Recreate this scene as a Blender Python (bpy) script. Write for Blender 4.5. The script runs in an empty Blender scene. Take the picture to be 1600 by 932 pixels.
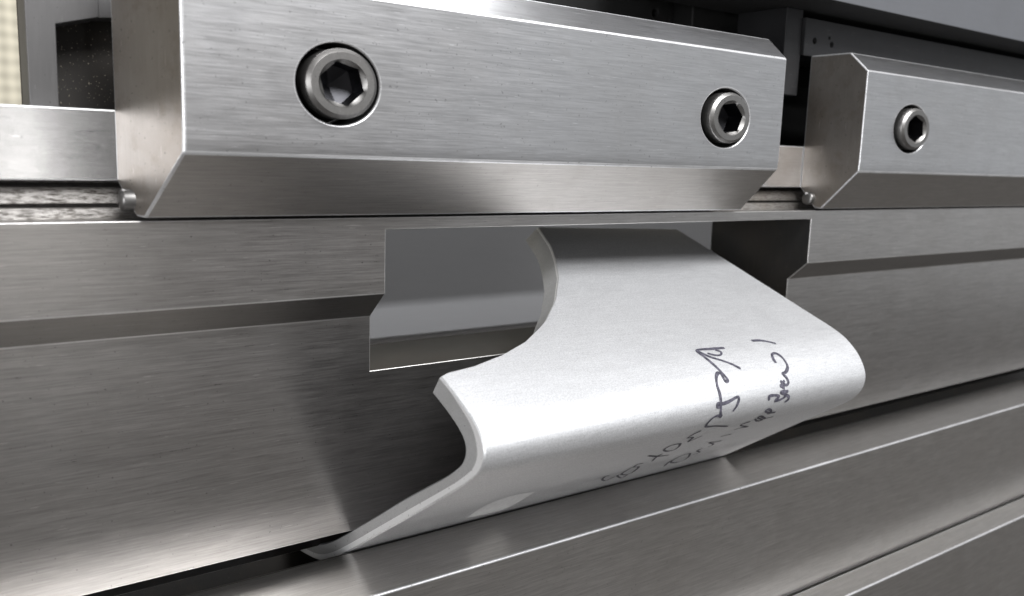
import bpy, bmesh, math, random
from mathutils import Vector, Matrix
from mathutils.bvhtree import BVHTree

random.seed(7)
S = bpy.context.scene
COL = S.collection
MM = 0.001

# ------------------------------------------------------------------ camera
F_PX, YAW, PITCH, ROLL = 1373.4, 0.63274916, -0.1586097, 0.03187839
CAM = Vector((0.0, -0.22207, 0.0))
fwd = Vector((math.sin(YAW)*math.cos(PITCH), math.cos(YAW)*math.cos(PITCH), math.sin(PITCH)))
rt0 = Vector((math.cos(YAW), -math.sin(YAW), 0))
up0 = rt0.cross(fwd)
rt = rt0*math.cos(ROLL) + up0*math.sin(ROLL)
up = -rt0*math.sin(ROLL) + up0*math.cos(ROLL)
cd = bpy.data.cameras.new('camera')
cam = bpy.data.objects.new('camera', cd); COL.objects.link(cam)
cam.matrix_world = Matrix(((rt.x, up.x, -fwd.x, CAM.x), (rt.y, up.y, -fwd.y, CAM.y), (rt.z, up.z, -fwd.z, CAM.z), (0, 0, 0, 1)))
cd.sensor_width = 36.0
cd.lens = 36.0*F_PX/1600.0
cd.clip_start = 0.01; cd.clip_end = 50
cd.dof.use_dof = True
cd.dof.focus_distance = 0.29
cd.dof.aperture_fstop = 16.0
S.camera = cam

# ------------------------------------------------------------------ light
W = bpy.data.worlds.new('World'); S.world = W; W.use_nodes = True
bg = W.node_tree.nodes['Background']
bg.inputs['Color'].default_value = (1.0, 0.965, 0.94, 1); bg.inputs['Strength'].default_value = 0.15

def area(name, loc, target, sx, sy, power, col):
    L = bpy.data.lights.new(name, 'AREA'); L.shape = 'RECTANGLE'; L.size = sx; L.size_y = sy
    L.energy = power; L.color = col
    o = bpy.data.objects.new(name, L); COL.objects.link(o); o.location = loc
    o.rotation_euler = (Vector(target)-Vector(loc)).to_track_quat('-Z', 'Y').to_euler()
    return o
area('ceiling_lamp', (0.34, -0.74, 0.90), (0.22, 0.0, -0.05), 1.1, 0.30, 24, (0.985, 0.99, 1.0))
area('front_fill', (0.42, -1.05, 0.82), (0.22, 0.03, -0.04), 0.9, 0.20, 10, (0.985, 0.99, 1.0))  # unseen lamp added to light the sheet back under the clamps
area('right_fill_panel', (1.60, -0.95, 0.28), (0.25, 0.0, -0.02), 1.7, 1.05, 2.7, (0.92, 0.96, 1.0))  # unseen panel added for a bright reflection in the clamp fronts
area('rail_highlight_strip', (0.205, -1.45, -0.07), (0.04, 0.0, -0.02), 0.06, 0.36, 0.40, (1.0, 0.98, 0.95))  # unseen strip added for the highlight on the left of the rail
area('side_fill', (-0.80, -0.60, 0.02), (0.12, -0.02, -0.10), 0.4, 0.4, 6.0, (0.97, 0.98, 1.0))  # unseen fill added to lift the sheet's left cut edges
area('rear_fill', (0.40, 0.42, 0.80), (0.28, 0.17, -0.05), 0.5, 0.2, 15, (0.97, 0.98, 1.0))  # unseen fill added to brighten the beam behind the punch window

vs = S.view_settings
vs.view_transform = 'Standard'; vs.look = 'None'; vs.exposure = 0.0; vs.gamma = 1.0; vs.use_curve_mapping = False
S.render.engine = 'CYCLES'
S.render.resolution_x = 1024; S.render.resolution_y = 596

# ------------------------------------------------------------------ materials
def nodes(name):
    m = bpy.data.materials.new(name); m.use_nodes = True
    nt = m.node_tree
    return m, nt, nt.nodes['Principled BSDF']

def N(nt, t, **kw):
    n = nt.nodes.new(t)
    for k, v in kw.items(): setattr(n, k, v)
    return n

def ramp(nt, src, p0, c0, p1, c1):
    r = N(nt, 'ShaderNodeValToRGB')
    r.color_ramp.elements[0].position = p0; r.color_ramp.elements[0].color = (*c0, 1)
    r.color_ramp.elements[1].position = p1; r.color_ramp.elements[1].color = (*c1, 1)
    nt.links.new(src, r.inputs[0]); return r.outputs[0]

def mix(nt, fac, a, b, mode='MIX'):
    m = N(nt, 'ShaderNodeMix', data_type='RGBA', blend_type=mode)
    for sock, v in ((m.inputs['Factor'], fac), (m.inputs['A'], a), (m.inputs['B'], b)):
        if hasattr(v, 'is_linked') or hasattr(v, 'links'): nt.links.new(v, sock)
        elif isinstance(v, tuple): sock.default_value = (*v, 1)
        else: sock.default_value = v
    return m.outputs['Result']

def steel(name, base, rough, axis=0, aniso=0.6, lines=1.0, stain=0.25, scratch=0.5, speck=0.3, bump=0.25, stain_col=None, metal=1.0, grit=0.0, grain=0.0):
    """Ground or brushed metal; axis is the grinding direction (0 = x, 1 = y, 2 = z)."""
    m, nt, b = nodes(name)
    L = nt.links
    tc = N(nt, 'ShaderNodeTexCoord')
    def stretched(across, along):
        mp = N(nt, 'ShaderNodeMapping')
        sc = [across]*3; sc[axis] = along
        mp.inputs['Scale'].default_value = sc
        L.new(tc.outputs['Object'], mp.inputs['Vector'])
        return mp.outputs['Vector']
    def noise(vec, scale, detail=3.0, rough_=0.6, dist=0.0):
        n = N(nt, 'ShaderNodeTexNoise'); n.inputs['Scale'].default_value = scale
        n.inputs['Detail'].default_value = detail; n.inputs['Roughness'].default_value = rough_
        n.inputs['Distortion'].default_value = dist
        L.new(vec, n.inputs['Vector']); return n.outputs['Fac']
    fine = noise(stretched(2500, 85), 1.0, 4.0, 0.7)
    broad = noise(stretched(420, 22), 1.0, 3.0, 0.55)
    blot = noise(tc.outputs['Object'], 26.0, 4.0, 0.55, 0.4)
    blot2 = noise(tc.outputs['Object'], 130.0, 5.0, 0.6, 0.2)
    d = tuple(c*(1-0.20*lines) for c in base); h = tuple(min(1, c*(1+0.12*lines)) for c in base)
    col = ramp(nt, fine, 0.30, d, 0.72, h)
    k = 1-0.05*lines
    col = mix(nt, 1.0, col, ramp(nt, broad, 0.32, (k, k, k), 0.66, (1, 1, 1)), 'MULTIPLY')
    sc = stain_col or tuple(c*0.62 for c in (base[0], base[1]*0.95, base[2]*0.88))
    st = ramp(nt, blot, 0.40, (0, 0, 0), 0.85, (stain, stain, stain))
    col = mix(nt, st, col, sc)
    st2 = ramp(nt, blot2, 0.52, (0, 0, 0), 0.80, (stain*0.7,)*3)
    col = mix(nt, st2, col, sc)
    # sparse short scratches, bright
    scr = noise(stretched(2300, 150), 1.0, 2.0, 0.5, 0.2)
    sm = ramp(nt, scr, 0.70, (0, 0, 0), 0.76, (scratch,)*3)
    col = mix(nt, sm, col, tuple(min(1, c*1.5+0.12) for c in base))
    # dark pits and specks
    pit = noise(tc.outputs['Object'], 1100.0, 1.0, 0.5)
    pm = ramp(nt, pit, 0.725, (0, 0, 0), 0.76, (speck,)*3)
    col = mix(nt, pm, col, tuple(c*0.18 for c in base))
    if grain:
        g1 = noise(tc.outputs['Object'], 2400.0, 3.0, 0.7)
        k = 1-grain
        col = mix(nt, 1.0, col, ramp(nt, g1, 0.35, (k, k, k), 0.62, (1, 1, 1)), 'MULTIPLY')
    if grit:
        gm = ramp(nt, noise(tc.outputs['Object'], 1500.0, 2.0, 0.6), 0.665, (0, 0, 0), 0.70, (grit,)*3)
        col = mix(nt, gm, col, (0.55, 0.48, 0.38))
    L.new(col, b.inputs['Base Color'])
    b.inputs['Metallic'].default_value = metal
    rr = N(nt, 'ShaderNodeMapRange')
    rr.inputs['From Min'].default_value = 0.3; rr.inputs['From Max'].default_value = 0.72
    rr.inputs['To Min'].default_value = rough*0.93; rr.inputs['To Max'].default_value = min(1, rough*1.09)
    L.new(fine, rr.inputs['Value'])
    ad = N(nt, 'ShaderNodeMath', operation='MULTIPLY_ADD'); ad.inputs[1].default_value = 0.06
    L.new(blot2, ad.inputs[0]); L.new(rr.outputs['Result'], ad.inputs[2])
    sb = N(nt, 'ShaderNodeMath', operation='SUBTRACT'); sb.inputs[1].default_value = 0.03
    L.new(ad.outputs[0], sb.inputs[0]); L.new(sb.outputs[0], b.inputs['Roughness'])
    if aniso > 0:
        b.inputs['Anisotropic'].default_value = aniso
        g = N(nt, 'ShaderNodeNewGeometry'); cr = N(nt, 'ShaderNodeVectorMath', operation='CROSS_PRODUCT')
        ax = [0, 0, 0]; ax[axis] = 1
        cr.inputs[1].default_value = ax
        L.new(g.outputs['Normal'], cr.inputs[0]); L.new(cr.outputs['Vector'], b.inputs['Tangent'])
    if bump > 0:
        h1 = N(nt, 'ShaderNodeMath', operation='MULTIPLY_ADD'); h1.inputs[1].default_value = 0.15
        L.new(broad, h1.inputs[0]); L.new(fine, h1.inputs[2])
        bp = N(nt, 'ShaderNodeBump'); bp.inputs['Strength'].default_value = bump; bp.inputs['Distance'].default_value = 0.00004
        L.new(h1.outputs[0], bp.inputs['Height']); L.new(bp.outputs['Normal'], b.inputs['Normal'])
    return m

M = {}
M['clamp'] = steel('ground_steel', (0.56, 0.56, 0.57), 0.32, 0, 0.45, 0.9, 0.26, 0.35, 0.35, 0.06)
M['clamp_low'] = steel('coarse_ground_steel', (0.46, 0.44, 0.42), 0.44, 0, 0.4, 1.0, 0.25, 0.3, 0.3, 0.1)
M['clamp_end'] = steel('ground_steel_end', (0.35, 0.325, 0.30), 0.42, 2, 0.4, 0.5, 0.75, 0.6, 0.6, 0.2, (0.19, 0.155, 0.12), grit=0.25)
M['punch'] = steel('punch_steel', (0.47, 0.455, 0.445), 0.30, 0, 0.30, 1.2, 0.28, 0.35, 0.45, 0.08)
M['punch_low'] = steel('darkened_chamfer_steel', (0.26, 0.25, 0.24), 0.40, 0, 0.30, 0.9, 0.25, 0.3, 0.4, 0.08)  # darker copy of the punch steel to subdue the chamfer's reflection
M['die'] = steel('die_steel', (0.66, 0.64, 0.62), 0.31, 0, 0.30, 1.1, 0.25, 0.35, 0.3, 0.08)
M['rail'] = steel('rail_steel', (0.60, 0.60, 0.61), 0.20, 0, 0.5, 0.8, 0.18, 0.5, 0.3, 0.12)
M['oil_and_shade'] = steel('oil_and_shade_steel', (0.032, 0.031, 0.030), 0.45, 2, 0.0, 1.0, 0.6, 0.3, 0.6, 0.4, (0.060, 0.050, 0.040), metal=0.4)  # oily window walls; also paints shade in the die groove and under the punch
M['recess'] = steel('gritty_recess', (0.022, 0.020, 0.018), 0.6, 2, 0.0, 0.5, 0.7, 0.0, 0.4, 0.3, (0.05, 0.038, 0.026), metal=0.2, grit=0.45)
M['bracket'] = steel('bracket_steel', (0.15, 0.147, 0.147), 0.50, 2, 0.2, 0.35, 0.2, 0.5, 0.5, metal=0.8)
M['beam'] = steel('beam_paint', (0.19, 0.195, 0.21), 0.48, 0, 0.3, 0.4, 0.15, 0.3, 0.2, metal=0.7)
M['back'] = steel('backgauge_paint', (0.42, 0.42, 0.43), 0.50, 0, 0.0, 0.15, 0.05, 0.0, 0.05, 0.05, metal=0.15)
M['dark'] = steel('dark_casting_and_shade', (0.016, 0.016, 0.016), 0.60, 2, 0.0, 0.6, 0.4, 0.5, 0.4, metal=0.3)
M['plate'] = steel('plate_steel', (0.026, 0.026, 0.028), 0.50, 0, 0.2, 0.4, 0.35, 0.5, 0.5, metal=0.4)
M['socket'] = steel('shaded_socket_steel', (0.055, 0.055, 0.06), 0.35, 1, 0.0, 0.2, 0.2, 0.2, 0.2, 0.1)  # darkened bolt steel, the recess shade put into its colour
M['bolt'] = steel('bolt_steel', (0.27, 0.265, 0.26), 0.42, 1, 0.0, 0.5, 0.6, 0.5, 0.5, 0.15)
M['alu'] = steel('aluminium_sheet', (0.83, 0.835, 0.85), 0.46, 0, 0.1, 0.45, 0.10, 0.3, 0.05, 0.12, (0.66, 0.665, 0.68), metal=0.72, grain=0.24)
M['inner_shade'] = steel('painted_inner_shade', (0.10, 0.10, 0.105), 0.5, 0, 0.0, 0.1, 0.1, 0.0, 0.0, 0.05, metal=0.0)  # dark inner face paints in the shade inside the bend
M['edge'] = steel('worn_bright_edge', (0.80, 0.80, 0.81), 0.38, 0, 0.0, 0.9, 0.75, 0.3, 0.8, 0.3, (0.36, 0.36, 0.36), metal=0.75)
M['edge_soft'] = steel('soft_edge', (0.66, 0.65, 0.64), 0.36, 0, 0.0, 0.8, 0.35, 0.3, 0.3, 0.2, metal=0.85)
M['alu_edge'] = steel('sheared_edge', (0.44, 0.44, 0.44), 0.60, 0, 0.0, 1.0, 0.3, 0.5, 0.5, 0.6, metal=0.3)
M['alu_burnish'] = steel('burnished_edge', (0.80, 0.80, 0.80), 0.50, 0, 0.0, 0.3, 0.05, 0.3, 0.5, 0.3, metal=0.3)

def dirty(name):
    m, nt, b = nodes(name); L = nt.links
    tc = N(nt, 'ShaderNodeTexCoord')
    mp = N(nt, 'ShaderNodeMapping'); mp.inputs['Scale'].default_value = (300, 1400, 1400); L.new(tc.outputs['Object'], mp.inputs['Vector'])
    n = N(nt, 'ShaderNodeTexNoise'); n.inputs['Scale'].default_value = 1.0; n.inputs['Detail'].default_value = 7; n.inputs['Roughness'].default_value = 0.75
    L.new(mp.outputs[0], n.inputs['Vector'])
    n2 = N(nt, 'ShaderNodeTexNoise'); n2.inputs['Scale'].default_value = 60; n2.inputs['Detail'].default_value = 5
    L.new(tc.outputs['Object'], n2.inputs['Vector'])
    c = ramp(nt, n.outputs['Fac'], 0.34, (0.05, 0.042, 0.035), 0.54, (0.21, 0.20, 0.19))
    c = mix(nt, ramp(nt, n2.outputs['Fac'], 0.45, (0, 0, 0), 0.7, (0.5, 0.5, 0.5)), c, (0.15, 0.13, 0.11))
    L.new(c, b.inputs['Base Color']); b.inputs['Metallic'].default_value = 0.75
    L.new(ramp(nt, n.outputs['Fac'], 0.4, (0.7,)*3, 0.6, (0.36,)*3), b.inputs['Roughness'])
    bp = N(nt, 'ShaderNodeBump'); bp.inputs['Strength'].default_value = 0.6; bp.inputs['Distance'].default_value = 0.0003
    L.new(n.outputs['Fac'], bp.inputs['Height']); L.new(bp.outputs['Normal'], b.inputs['Normal'])
    return m
M['dirty'] = dirty('worn_dirty_steel')

def ink():
    m, nt, b = nodes('marker_ink'); L = nt.links
    tc = N(nt, 'ShaderNodeTexCoord'); n = N(nt, 'ShaderNodeTexNoise'); n.inputs['Scale'].default_value = 900
    L.new(tc.outputs['Object'], n.inputs['Vector'])
    L.new(ramp(nt, n.outputs['Fac'], 0.35, (0.03, 0.029, 0.042), 0.7, (0.11, 0.105, 0.135)), b.inputs['Base Color'])
    b.inputs['Roughness'].default_value = 0.5
    return m
M['ink'] = ink()

def glint():
    m, nt, b = nodes('painted_glint_white'); L = nt.links  # white base colour stands in for a reflected glint
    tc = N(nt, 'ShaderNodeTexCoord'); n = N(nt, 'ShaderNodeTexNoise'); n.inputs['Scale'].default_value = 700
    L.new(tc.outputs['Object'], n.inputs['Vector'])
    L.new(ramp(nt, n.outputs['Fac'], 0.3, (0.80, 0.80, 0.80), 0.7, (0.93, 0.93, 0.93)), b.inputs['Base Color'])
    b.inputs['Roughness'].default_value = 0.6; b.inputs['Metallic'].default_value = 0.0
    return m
M['glint'] = glint()

def wallmat():
    m, nt, b = nodes('cream_woven_wall'); L = nt.links
    tc = N(nt, 'ShaderNodeTexCoord')
    def wave(axis):
        w = N(nt, 'ShaderNodeTexWave', wave_type='BANDS', bands_direction=axis); w.inputs['Scale'].default_value = 22.0
        w.inputs['Distortion'].default_value = 1.2; w.inputs['Detail'].default_value = 2.0; w.inputs['Detail Scale'].default_value = 1.5
        L.new(tc.outputs['Object'], w.inputs['Vector']); return w.outputs['Fac']
    a = mix(nt, 0.5, ramp(nt, wave('X'), 0.0, (0.62,)*3, 1.0, (1,)*3), ramp(nt, wave('Z'), 0.0, (0.62,)*3, 1.0, (1,)*3))
    L.new(mix(nt, 1.0, a, (0.52, 0.48, 0.38), 'MULTIPLY'), b.inputs['Base Color'])
    b.inputs['Roughness'].default_value = 0.9
    return m
M['wall'] = wallmat()

# ------------------------------------------------------------------ builders
def tag(o, label, cat, group=None):
    o['label'] = label; o['category'] = cat
    if group: o['group'] = group
    return o

def thing(name, loc, label, cat, group=None):
    o = bpy.data.objects.new(name, None); COL.objects.link(o); o.location = Vector(loc); o.empty_display_size = 0.02
    return tag(o, label, cat, group)

def link_mesh(name, verts, faces, mats, parent=None, mi=None, smooth=False, origin=None):
    vs_ = [Vector(v) for v in verts]
    if parent is not None:
        org = Vector((0, 0, 0)); p = parent
        while p is not None: org = org + p.location; p = p.parent
    elif origin is not None: org = Vector(origin)
    else:
        org = Vector(((min(v.x for v in vs_)+max(v.x for v in vs_))/2, (min(v.y for v in vs_)+max(v.y for v in vs_))/2, min(v.z for v in vs_)))
    me = bpy.data.meshes.new(name); me.from_pydata([v-org for v in vs_], [], faces); me.validate()
    for m in mats: me.materials.append(m)
    bm = bmesh.new(); bm.from_mesh(me); bmesh.ops.recalc_face_normals(bm, faces=bm.faces); bm.to_mesh(me); bm.free()
    if mi: me.polygons.foreach_set('material_index', mi)
    if smooth: me.polygons.foreach_set('use_smooth', [True]*len(me.polygons))
    o = bpy.data.objects.new(name, me); COL.objects.link(o)
    if parent is not None: o.parent = parent
    else: o.location = org
    return o

def prism(name, prof, x0, x1, mats, parent=None, xf=None, bev=0.5, endmat=None, seg=3, worn='', facemats=None):
    """Profile of (y, z) in mm run along x from x0 to x1 mm; xf(end, y) shifts the x of an end."""
    n = len(prof); V = []
    for e, x in ((0, x0), (1, x1)):
        for (y, z) in prof:
            V.append(((x+(xf(e, y) if xf else 0))*MM, y*MM, z*MM))
    Fc = [(i, (i+1) % n, n+(i+1) % n, n+i) for i in range(n)] + [tuple(range(n))[::-1], tuple(range(n, 2*n))]
    mi = [(facemats or {}).get(i, 0) for i in range(n)] + [endmat or 0]*2
    o = link_mesh(name, V, Fc, mats, parent, mi)
    if bev: bevel(o, bev, seg, worn=worn)
    return o

def bevel(o, w, seg=3, ang=28, worn=''):
    b = o.modifiers.new('edge', 'BEVEL'); b.width = w*MM; b.segments = seg; b.limit_method = 'ANGLE'; b.angle_limit = math.radians(ang)
    b.harden_normals = False
    if worn:
        em = M[worn]
        if em.name not in [m.name for m in o.data.materials]: o.data.materials.append(em)
        b.material = [m.name for m in o.data.materials].index(em.name)
    o['worn'] = worn
    b.miter_outer = 'MITER_SHARP'
    o.data.polygons.foreach_set('use_smooth', [True]*len(o.data.polygons))
    wn = o.modifiers.new('shade', 'WEIGHTED_NORMAL'); wn.keep_sharp = False; wn.weight = 100

def box(name, a, c, mats, parent=None, bev=0.4, **k):
    (x0, y0, z0), (x1, y1, z1) = a, c
    return prism(name, [(y0, z0), (y1, z0), (y1, z1), (y0, z1)], x0, x1, mats, parent, bev=bev, **k)

def cut(o, cutters, keep=None):
    """Boolean-subtract the cutter meshes (kept nowhere) before the edge bevel."""
    worn = o.get('worn', '')
    saved = []
    for m in list(o.modifiers):
        if m.type == 'BEVEL': saved.append(m.width/MM)
        o.modifiers.remove(m)
    for c in cutters:
        md = o.modifiers.new('cut', 'BOOLEAN'); md.operation = 'DIFFERENCE'; md.solver = 'EXACT'; md.object = c
        md.material_mode = 'TRANSFER'
    bpy.context.view_layer.update()
    dg = bpy.context.evaluated_depsgraph_get()
    me = bpy.data.meshes.new_from_object(o.evaluated_get(dg))
    o.modifiers.clear()
    o.data = me
    for c in cutters:
        d = c.data; bpy.data.objects.remove(c); bpy.data.meshes.remove(d)
    if saved: bevel(o, saved[0], 3, worn=worn)

def cyl_cutter(x, z, r, y0, y1, mat, n=56, sx=1.0):
    V = []; 
    for y in (y0, y1):
        for i in range(n):
            a = 2*math.pi*i/n; V.append(((x+sx*r*math.cos(a))*MM, y*MM, (z+r*math.sin(a))*MM))
    Fc = [(i, (i+1) % n, n+(i+1) % n, n+i) for i in range(n)] + [tuple(range(n))[::-1], tuple(range(n, 2*n))]
    return link_mesh('cutter', V, Fc, [mat], origin=(0, 0, 0))

def lathe_y(name, x, z, rings, mats, parent, n=72, cap=True, smooth=True, sx=1.0):
    """rings of (radius or fn(angle), y)"""
    V = []; Fc = []; mi = []
    for k, (r, y) in enumerate(rings):
        for i in range(n):
            a = 2*math.pi*i/n; rr = r(a) if callable(r) else r
            V.append(((x+sx*rr*math.cos(a))*MM, y*MM, (z+rr*math.sin(a))*MM))
    for k in range(len(rings)-1):
        for i in range(n):
            Fc.append((k*n+i, k*n+(i+1) % n, (k+1)*n+(i+1) % n, (k+1)*n+i)); mi.append(0)
    if cap: Fc.append(tuple(range((len(rings)-1)*n, len(rings)*n)))
    o = link_mesh(name, V, Fc, mats, parent, smooth=smooth)
    e = o.modifiers.new('split', 'EDGE_SPLIT'); e.split_angle = math.radians(18)
    return o

def socket_bolt(parent, x, z, turn, sx, face=-2.9):
    AF = 10.2
    def hexr(a):
        t = (math.degrees(a)-turn+30) % 60-30
        return AF/2/math.cos(math.radians(t))
    b = lathe_y('bolt', x, z, [(9.15, 15), (9.15, face+1.15), (9.05, face+0.9), (8.25, face+0.1), (8.1, face), (6.3, face), (6.05, face+0.3), (hexr, face+0.9)], [M['bolt']], parent, cap=False, sx=sx)
    lathe_y('hex_socket', x, z, [(hexr, face+0.9), (hexr, face+7.6), (0.4, face+9.6)], [M['socket']], b, smooth=False, sx=sx)
    return b

# ------------------------------------------------------------------ setting
wl = box('wall', (-1500, 900, -900), (3500, 940, 1500), [M['wall']], bev=0)
wl['kind'] = 'structure'

# ------------------------------------------------------------------ upper tool clamps
CL = [(0, 2.4), (0, 41), (9.2, 49.2), (29.2, 49.2), (29.2, -9.5), (21, -18.4), (17.2, -18.5), (0.30, -1.5)]
def clamp(x0, x1, bolts, label, slant, turns):
    t = thing('tool_clamp', ((x0+x1)/2*MM, 15*MM, -18.5*MM), label, 'clamp', 'clamping blocks bolted along the tool holder')
    body = prism('body', CL, x0, x1, [M['clamp'], M['clamp_end'], M['dark'], M['clamp_low']], t, facemats={6: 3}, xf=lambda e, y: -slant*y if e == 0 else 0, bev=0.6, endmat=1, worn='edge')
    cut(body, [cyl_cutter(bx, bz, 10.7, -8, 15.2, M['dark'], sx=hs) for bx, bz, hs, bs in bolts])
    for (bx, bz, hs, bs), tn in zip(bolts, turns): socket_bolt(t, bx, bz, tn, bs)
    # rounded locating pin that sticks out of the end, low down
    xe = x0-slant*24
    V = []; n = 28; prof = [(6.0, 2.9), (-1.6, 2.9), (-2.2, 2.5), (-2.5, 1.6)]
    for (dx, r) in prof:
        for i in range(n):
            a = 2*math.pi*i/n; V.append(((xe+dx)*MM, (23.6+r*math.cos(a))*MM, (-14.2+r*math.sin(a))*MM))
    Fc = [(k*n+i, k*n+(i+1) % n, (k+1)*n+(i+1) % n, (k+1)*n+i) for k in range(3) for i in range(n)]
    Fc += [tuple(range(3*n, 4*n)), tuple(range(n))[::-1]]
    p = link_mesh('locating_pin', V, Fc, [M['bolt']], t, smooth=True); p.modifiers.new('split', 'EDGE_SPLIT').split_angle = math.radians(40)
    return t
clamp(62.7, 291.2, [(103.4, 17.8, 1.13, 1.12), (258.2, 16.8, 1.24, 1.20)], 'long ground steel clamp block with two socket bolts above the bent sheet', 0.32, (14, 40))
clamp(346.3, 640.0, [(383.8, 18.3, 1.30, 1.26), (540.0, 18.0, 1.24, 1.20)], 'scuffed steel clamp block showing one socket bolt beneath the grey beam', 0.0, (5, 30))

# ------------------------------------------------------------------ tool holder behind the clamps
th = thing('tool_holder', (0.3, 0.045, -0.0188), 'bright steel rail with a worn grooved ledge behind the clamp blocks', 'rail')
box('rail', (-160, 29, -9.5), (760, 62, 9.0), [M['rail']], th, bev=0.45, worn='edge')
prism('ledge', [(40.5, -9.3), (40.5, -10.6), (33.0, -11.3), (31.6, -15.6), (34.0, -15.9), (34.0, -16.4), (31.0, -16.6), (29.6, -19.6), (62, -19.6), (62, -9.3)], -160, 760, [M['dirty']], th, bev=0.3, seg=2)

# ------------------------------------------------------------------ bracket, plates and beams above
br = thing('mounting_bracket', (0.047, 0.05, 0.009), 'grey steel bracket with a dark speckled recess behind the clamp end', 'bracket')
def plate_yz(name, poly, y0, y1, mats, parent=None, bev=0.4, origin=None):
    n = len(poly); V = [(x*MM, y*MM, z*MM) for y in (y0, y1) for (x, z) in poly]
    Fc = [(i, (i+1) % n, n+(i+1) % n, n+i) for i in range(n)] + [tuple(range(n))[::-1], tuple(range(n, 2*n))]
    o = link_mesh(name, V, Fc, mats, parent)
    if bev: bevel(o, bev, 2)
    return o
plate_yz('front_plate', [(35.3, 9.05), (42.2, 9.05), (42.3, 30.5), (52.9, 33.4), (52.9, 78), (35.3, 78)], 40, 52, [M['bracket']], br, 0.25)
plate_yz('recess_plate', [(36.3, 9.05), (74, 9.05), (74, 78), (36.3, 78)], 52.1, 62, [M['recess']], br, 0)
plate_yz('side_block', [(53.0, 33.6), (66, 35), (66, 78), (53.0, 78)], 44, 52, [M['bracket']], br, 0.25)

rb = thing('ram_beam', (0.5, 0.05, 0.0677), 'grey press beam with a sharp lower edge above the scuffed clamp', 'beam')
box('body', (262, 10, 69.0), (760, 62, 190), [M['beam'], M['dark']], rb, bev=0.5, facemats={0: 1})  # underside face near black, painting in the shade below the beam
bw = thing('ram_web', (0.4, 0.09, 0.009), 'black upright machine casting behind the clamps', 'casting')
cs = box('casting', (74.2, 82, 9.0), (760, 120, 190), [M['dark']], bw, bev=0.5)
cut(cs, [cyl_cutter(300, 68.0, 1.9, 70, 95, M['dark'], 24)])
box('rib', (312, 70, 9.0), (349, 82.3, 190), [M['dark']], bw, bev=0.8)
box('filler', (52, 62.0, 9.0), (760, 82.1, 40), [M['dark']], bw, bev=0.5)

hp = thing('holder_plate', (0.45, 0.04, 0.0315), 'dark grey holder plate with small drilled holes above the scuffed clamp', 'plate')
pl = box('plate', (343.2, 31.0, 49.4), (760, 60, 65.6), [M['plate']], hp, bev=0.4)
cut(pl, [cyl_cutter(350.6, 56.3, 1.5, 20, 40, M['dark'], 24), cyl_cutter(363.6, 55.9, 1.4, 20, 40, M['dark'], 24), cyl_cutter(361.5, 58.6, 0.8, 20, 40, M['dark'], 16)])
box('side_plate', (331.5, 32.5, 31.5), (343.0, 60, 69), [M['plate']], hp, bev=0.4)

# ------------------------------------------------------------------ punch with a window
PU = [(20, -19.4), (20, -43.3), (30, -52.0), (30, -123.9), (47, -124.6), (57, -139.9), (61, -139.9), (66, -124), (66, -52), (78, -43), (78, -19.4)]
pu = prism('punch', PU[::-1], -160, 760, [M['punch'], M['oil_and_shade'], M['punch_low']], bev=0.3, worn='edge_soft', facemats={3: 1, 4: 1, 5: 1, 6: 1, 8: 2})  # underside and tip faces near black to paint in shade
def box_cutter(a, c, mat):
    (x0, y0, z0), (x1, y1, z1) = a, c
    V = [(x*MM, y*MM, z*MM) for x in (x0, x1) for y in (y0, y1) for z in (z0, z1)]
    return link_mesh('cutter', V, [(0, 1, 3, 2), (4, 6, 7, 5), (0, 4, 5, 1), (2, 3, 7, 6), (0, 2, 6, 4), (1, 5, 7, 3)], [mat], origin=(0, 0, 0))
cut(pu, [box_cutter((128.4, 0, -70.2), (343.8, 120, -23.3), M['oil_and_shade'])])
tag(pu, 'long brushed steel punch bar with a rectangular window cut through it', 'punch')

# ------------------------------------------------------------------ backgauge seen through the window
bgz = thing('backgauge', (0.35, 0.15, -0.16), 'smooth grey steel beam seen through the punch window', 'beam')
prism('beam', [(190, 0), (162, -72), (159, -76), (150, -90), (163, -96), (163, -160), (210, -160), (210, 0)][::-1], 60, 760, [M['back']], bgz, bev=2.5, seg=4)

# ------------------------------------------------------------------ die and its holder
SHO = [(30.4+3.6*math.sin(math.radians(a)), -135.6+3.6*math.cos(math.radians(a))) for a in (0, 11, 22, 33, 44, 53)]
DI = [(0.6, -132.0)]+SHO+[(64, -174), (67, -174), (100, -132), (118, -132), (118, -191.0), (0.6, -191.0)]
di = prism('die', DI[::-1], -160, 760, [M['die'], M['oil_and_shade']], bev=0.75, worn='edge', facemats={k: 1 for k in range(3, 11)})  # groove and shoulder faces near black, painting shade and a dark contact line
tag(di, 'brushed steel die bar with a bright front edge under the bent sheet', 'die')
dh = prism('die_holder', [(-15.0, -190.2), (-1.2, -190.2), (-0.6, -194), (8, -194), (8, -190.8), (130, -190.8), (130, -300), (-15, -300)][::-1], -160, 760, [M['die']], bev=0.7, worn='edge')
tag(dh, 'steel ledge stepping forward below the die bar', 'die holder')

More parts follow.
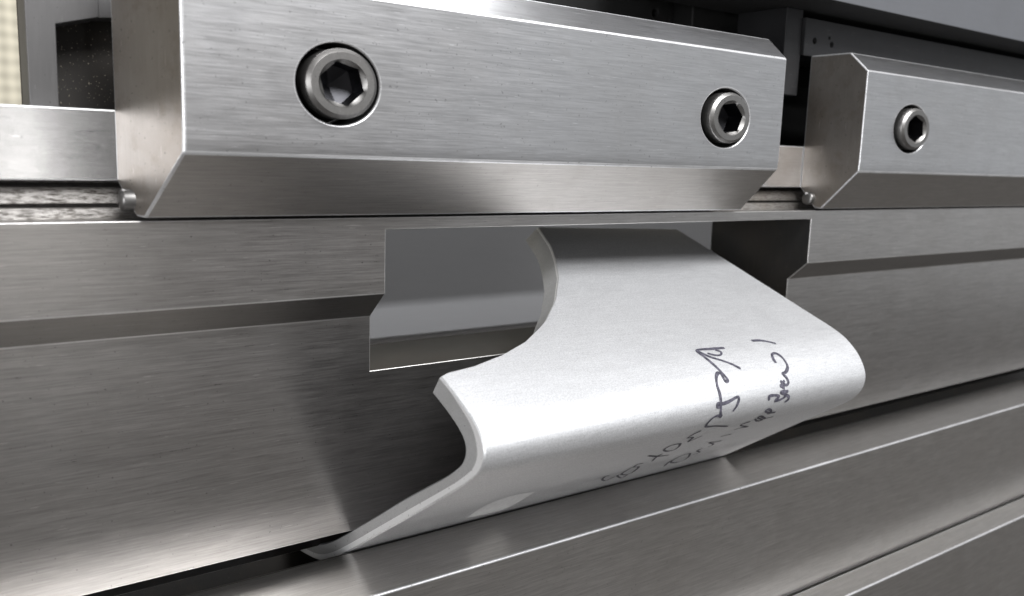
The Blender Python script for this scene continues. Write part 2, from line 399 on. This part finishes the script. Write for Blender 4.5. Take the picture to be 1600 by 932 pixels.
# ------------------------------------------------------------------ bent aluminium sheet
PL = [(68.5, -25.2), (45, -33.8), (20, -42.9), (-4, -51.8), (-24, -59.3), (-34, -63.8), (-42.2, -68.4), (-46, -73.7), (-44.5, -79.2), (-38.6, -84.5), (-29.2, -91.2), (-8.4, -105.2), (11.6, -118.4), (31.7, -131.8), (45, -140), (56, -145), (67, -147.5), (80, -149.4), (90, -150.4)]
PR = [(68.5, -31.2), (45, -39.7), (20, -48.9), (-4, -57.8), (-20, -63.8), (-27, -67.8), (-32, -72.8), (-35, -79), (-34.2, -84.8), (-30, -90.3), (-23, -95.4), (-4.4, -107.9), (14, -120.3), (31.7, -132.2), (45, -140), (56, -145), (67, -147.5), (80, -149.4), (90, -150.4)]
IL = [(70.6, -31.3), (47.2, -39.9), (22.2, -48.9), (-1.8, -57.8), (-20, -65), (-29, -68.9), (-35, -72.5), (-37.1, -76), (-35.8, -80), (-31.5, -83.8), (-25, -88.2), (-5.2, -100.6), (14.8, -113.9), (35, -127), (47.5, -134.6), (58, -139.3), (68.3, -141.6), (80.6, -143.4), (90.4, -144.4)]
IR = [(70.6, -37.3), (47.2, -45.8), (22.2, -54.9), (-1.8, -63.8), (-16.5, -69.3), (-21.5, -72.5), (-25, -76), (-26.8, -80), (-26.3, -84), (-23.5, -87.3), (-18.5, -91), (-1.2, -103.2), (17.2, -115.7), (35, -127.4), (47.5, -134.6), (58, -139.3), (68.3, -141.6), (80.6, -143.4), (90.4, -144.4)]
SUB = 7
def cr(pts, k, t):
    n = len(pts); g = lambda i: pts[max(0, min(n-1, i))]
    p0, p1, p2, p3 = g(k-1), g(k), g(k+1), g(k+2)
    return tuple(0.5*(2*b+(c-a)*t+(2*a-5*b+4*c-d)*t*t+(3*b-a-3*c+d)*t**3) for a, b, c, d in zip(p0, p1, p2, p3))
def dense(pts):
    out = []
    for k in range(len(pts)-1):
        for j in range(SUB): out.append(cr(pts, k, j/SUB))
    out.append(tuple(pts[-1])); return out
dl, dr = dense([a+b for a, b in zip(PL, IL)]), dense([a+b for a, b in zip(PR, IR)])
NOTCH = [(-24.0, 122.0), (-22.9, 124.5), (-21.3, 134.4), (-17.5, 147.0), (-11.8, 159.6), (-1.8, 174.7), (11.3, 189.6), (26.9, 203.3), (40.1, 212.2), (51.2, 218.6), (65.4, 224.0), (69.5, 225.4)]
def lerp_tab(tab, y):
    if y <= tab[0][0]: return tab[0][1]
    for (a, b), (c, d) in zip(tab, tab[1:]):
        if y <= c: return b+(d-b)*(y-a)/(c-a)
    return tab[-1][1]
XL, XR = 122.0, 309.0
NC = 44
# extra rows where the notch is steep
rows = []
for i in range(len(dl)-1):
    mid = (dl[i][0]+dl[i+1][0])/2
    k = 6 if (-28 < dl[i][0] < -8 and i < 4*SUB+6) else 1
    for j in range(k):
        f = j/k
        lp = tuple(a+(b-a)*f for a, b in zip(dl[i], dl[i+1])); rp = tuple(a+(b-a)*f for a, b in zip(dr[i], dr[i+1]))
        rows.append((lp, rp, 0, i < 4*SUB+5))
rows.append((dl[-1], dr[-1], 0, False))
nr = len(rows)
OUT, INN = [], []
def rowpt(r, x, side, off):
    """A point of profile row r at x: side 0 the outer face, 1 the inner face, moved off mm into the sheet."""
    l, rr = rows[r][0], rows[r][1]; a = (x-XL)/(XR-XL)
    o = Vector((x, l[0]+(rr[0]-l[0])*a, l[1]+(rr[1]-l[1])*a)); i_ = Vector((x, l[2]+(rr[2]-l[2])*a, l[3]+(rr[3]-l[3])*a))
    d = (i_-o).normalized()
    return o+d*off if side == 0 else i_-d*off
CH = 0.45
for r in range(nr):
    top = rows[r][3]
    y = rows[r][0][0]
    xl = lerp_tab(NOTCH, y) if top else XL
    xr = XR
    f_ = min(1.0, max(0.0, (y+20)/28)) if top else 0.0
    SH = 4.5*f_*f_*(3-2*f_)
    xs = [(xl, CH)] + [(xl+CH+(xr-xl-2*CH)*c/(NC-2), 0.0) for c in range(NC-1)] + [(xr, CH)]
    for k_, (x, off) in enumerate(xs):
        OUT.append(rowpt(r, x, 0, off)*MM); INN.append(rowpt(r, x-SH*(1-k_/NC), 1, off)*MM)
K = NC+1; no = nr*K
V = OUT+INN; Fc = []; mi = []
for r in range(nr-1):
    for c in range(NC):
        a = r*K+c
        Fc.append((a, a+1, a+K+1, a+K)); mi.append(0)
outfaces = list(Fc)
for r in range(nr-1):
    for c in range(NC):
        a = no+r*K+c
        Fc.append((a, a+K, a+K+1, a+1)); mi.append(3)
# cut edges: a burnished band on the outer side, a torn band on the inner side
for c in (0, NC):
    m0 = len(V)
    for r in range(nr):
        f = 0.06 if rows[r][3] else 0.36
        if not rows[r][3]: f = 0.06+0.30*min(1, max(0, (rows[r][0][1]+62)/-10))
        V.append(OUT[r*K+c]*(1-f)+INN[r*K+c]*f)
    for r in range(nr-1):
        a = r*K+c
        Fc.append((a, a+K, m0+r+1, m0+r)); mi.append(2)
        Fc.append((m0+r, m0+r+1, no+a+K, no+a)); mi.append(1)
for c in range(NC):
    a = c; Fc.append((a, no+a, no+a+1, a+1)); mi.append(1)
    a = (nr-1)*K+c; Fc.append((a, a+1, no+a+1, no+a)); mi.append(1)
sh = thing('bent_sheet', (0.215, 0.06, -0.1475), 'bent white aluminium sheet with a curved notch and handwriting, hooked through the window', 'metal sheet')
sheet = link_mesh('sheet', V, Fc, [M['alu'], M['alu_edge'], M['alu_burnish'], M['inner_shade']], sh, mi, smooth=True)
sheet.modifiers.new('split', 'EDGE_SPLIT').split_angle = math.radians(26)

# handwriting on the sheet: pen strokes laid on the outer surface
bvh = BVHTree.FromPolygons(OUT, outfaces)
def ray(px, py):
    return (rt*((px-800)/F_PX) + up*(-(py-466)/F_PX) + fwd).normalized()
def hit(px, py):
    loc, nrm, idx, dist = bvh.ray_cast(CAM, ray(px, py))
    if loc is None: return None
    if nrm.dot(CAM-loc) < 0: nrm = -nrm
    return loc, nrm
def smooth_line(pts, n=6):
    out = []
    for k in range(len(pts)-1):
        for j in range(n): out.append(cr(pts, k, j/n))
    out.append(pts[-1]); return out
def stroke(pts, w, V, Fc):
    pl_ = [hit(*p) for p in smooth_line(pts)]
    pl_ = [p for p in pl_ if p]
    if len(pl_) < 2: return
    b0 = len(V)
    for i, (p, n) in enumerate(pl_):
        a = pl_[max(0, i-1)][0]; c = pl_[min(len(pl_)-1, i+1)][0]
        t = c-a
        if t.length < 1e-9: t = Vector((1, 0, 0))
        s = n.cross(t).normalized()*(w*MM/2)*(0.65 if i in (0, len(pl_)-1) else 0.95+0.15*math.sin(i*0.37))
        o = n*0.00012
        V += [p-s+o, p+s+o]
        if i: k = b0+2*i; Fc.append((k-2, k-1, k+1, k))
def Zc(pts): return [(920+x*0.26814, 520+y*0.26814) for x, y in pts]
STROKES = [
    ([(948, 48), (1000, 47), (1045, 54), (1090, 65)], 1.3),
    ([(790, 90), (710, 96), (628, 106), (680, 148), (735, 195), (785, 245), (808, 276), (795, 284), (772, 245), (752, 236), (742, 262), (748, 310), (763, 360), (770, 420), (767, 470), (770, 492)], 1.3),
    ([(632, 107), (700, 140), (780, 165), (840, 188), (885, 212)], 1.2),
    ([(735, 103), (768, 112), (768, 130), (740, 133), (690, 122)], 1.0),
    ([(768, 432), (748, 430), (752, 412), (775, 415), (815, 402), (862, 376), (874, 385), (862, 425), (838, 458)], 1.2),
    ([(772, 492), (758, 484), (735, 488), (705, 512), (682, 546), (740, 544), (808, 546)], 1.1),
    ([(1090, 178), (1075, 155), (1068, 128), (1090, 122), (1122, 142), (1148, 175), (1158, 205), (1145, 232), (1128, 240), (1150, 262), (1162, 290), (1148, 306), (1115, 283)], 1.3),
    ([(1112, 308), (1140, 322), (1122, 306), (1140, 280)], 1.2),
    ([(1162, 342), (1125, 345), (1120, 352), (1160, 368), (1162, 388), (1140, 403)], 1.2),
    ([(1052, 394), (1050, 372), (1085, 365), (1108, 372), (1085, 396), (1120, 388), (1150, 366)], 1.2),
    ([(1085, 464), (1050, 466), (1028, 458), (1042, 446), (1060, 452), (1058, 470), (1040, 470)], 1.0),
    ([(1028, 500), (1000, 486), (985, 496), (1008, 506), (980, 514), (968, 502)], 1.0),
    ([(940, 518), (905, 528), (885, 540), (925, 548), (890, 552), (845, 566)], 1.0),
    ([(1075, 488), (1030, 500), (985, 520)], 0.6),
    ([(832, 590), (800, 597), (765, 606)], 0.9),
    ([(772, 629), (735, 636), (700, 640), (725, 650), (690, 666)], 1.0),
    ([(662, 672), (632, 688), (645, 696), (605, 712)], 1.0),
    ([(590, 702), (540, 716), (490, 742), (480, 756), (525, 752), (575, 728), (590, 702)], 1.0),
    ([(492, 740), (460, 758), (438, 778)], 1.0),
    ([(655, 570), (615, 588), (575, 612), (605, 610), (580, 634), (622, 616), (660, 600)], 1.1),
    ([(532, 645), (480, 656), (438, 680), (455, 690), (495, 682), (525, 662), (532, 645)], 1.2),
    ([(345, 716), (400, 720), (465, 712)], 1.2),
    ([(428, 704), (395, 722), (368, 748)], 1.2),
    ([(316, 760), (285, 766), (262, 782), (290, 782), (255, 812), (215, 826), (190, 822), (230, 796), (268, 778)], 1.1),
    ([(190, 822), (165, 832), (190, 846), (225, 826)], 1.0),
    ([(150, 838), (125, 850), (95, 862), (78, 854), (95, 838), (118, 832)], 1.1),
]
V, Fc = [], []
for pts, w in STROKES: stroke(Zc(pts), w*0.95, V, Fc)
hw = link_mesh('handwriting', V, Fc, [M['ink']], sh)
hw['label'] = 'dark marker handwriting across the nose of the sheet'
# painted glint: a flat white patch on the lower leg
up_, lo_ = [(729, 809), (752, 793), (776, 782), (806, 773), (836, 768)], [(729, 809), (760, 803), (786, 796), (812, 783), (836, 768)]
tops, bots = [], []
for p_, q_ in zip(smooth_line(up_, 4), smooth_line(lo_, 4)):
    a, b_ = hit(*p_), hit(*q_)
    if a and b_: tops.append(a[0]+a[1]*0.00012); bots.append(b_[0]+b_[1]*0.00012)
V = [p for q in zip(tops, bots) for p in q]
sc = link_mesh('painted_glint', V, [(2*i, 2*i+1, 2*i+3, 2*i+2) for i in range(len(tops)-1)], [M['glint']], sh)
sc['label'] = 'painted white glint low on the front leg of the sheet'
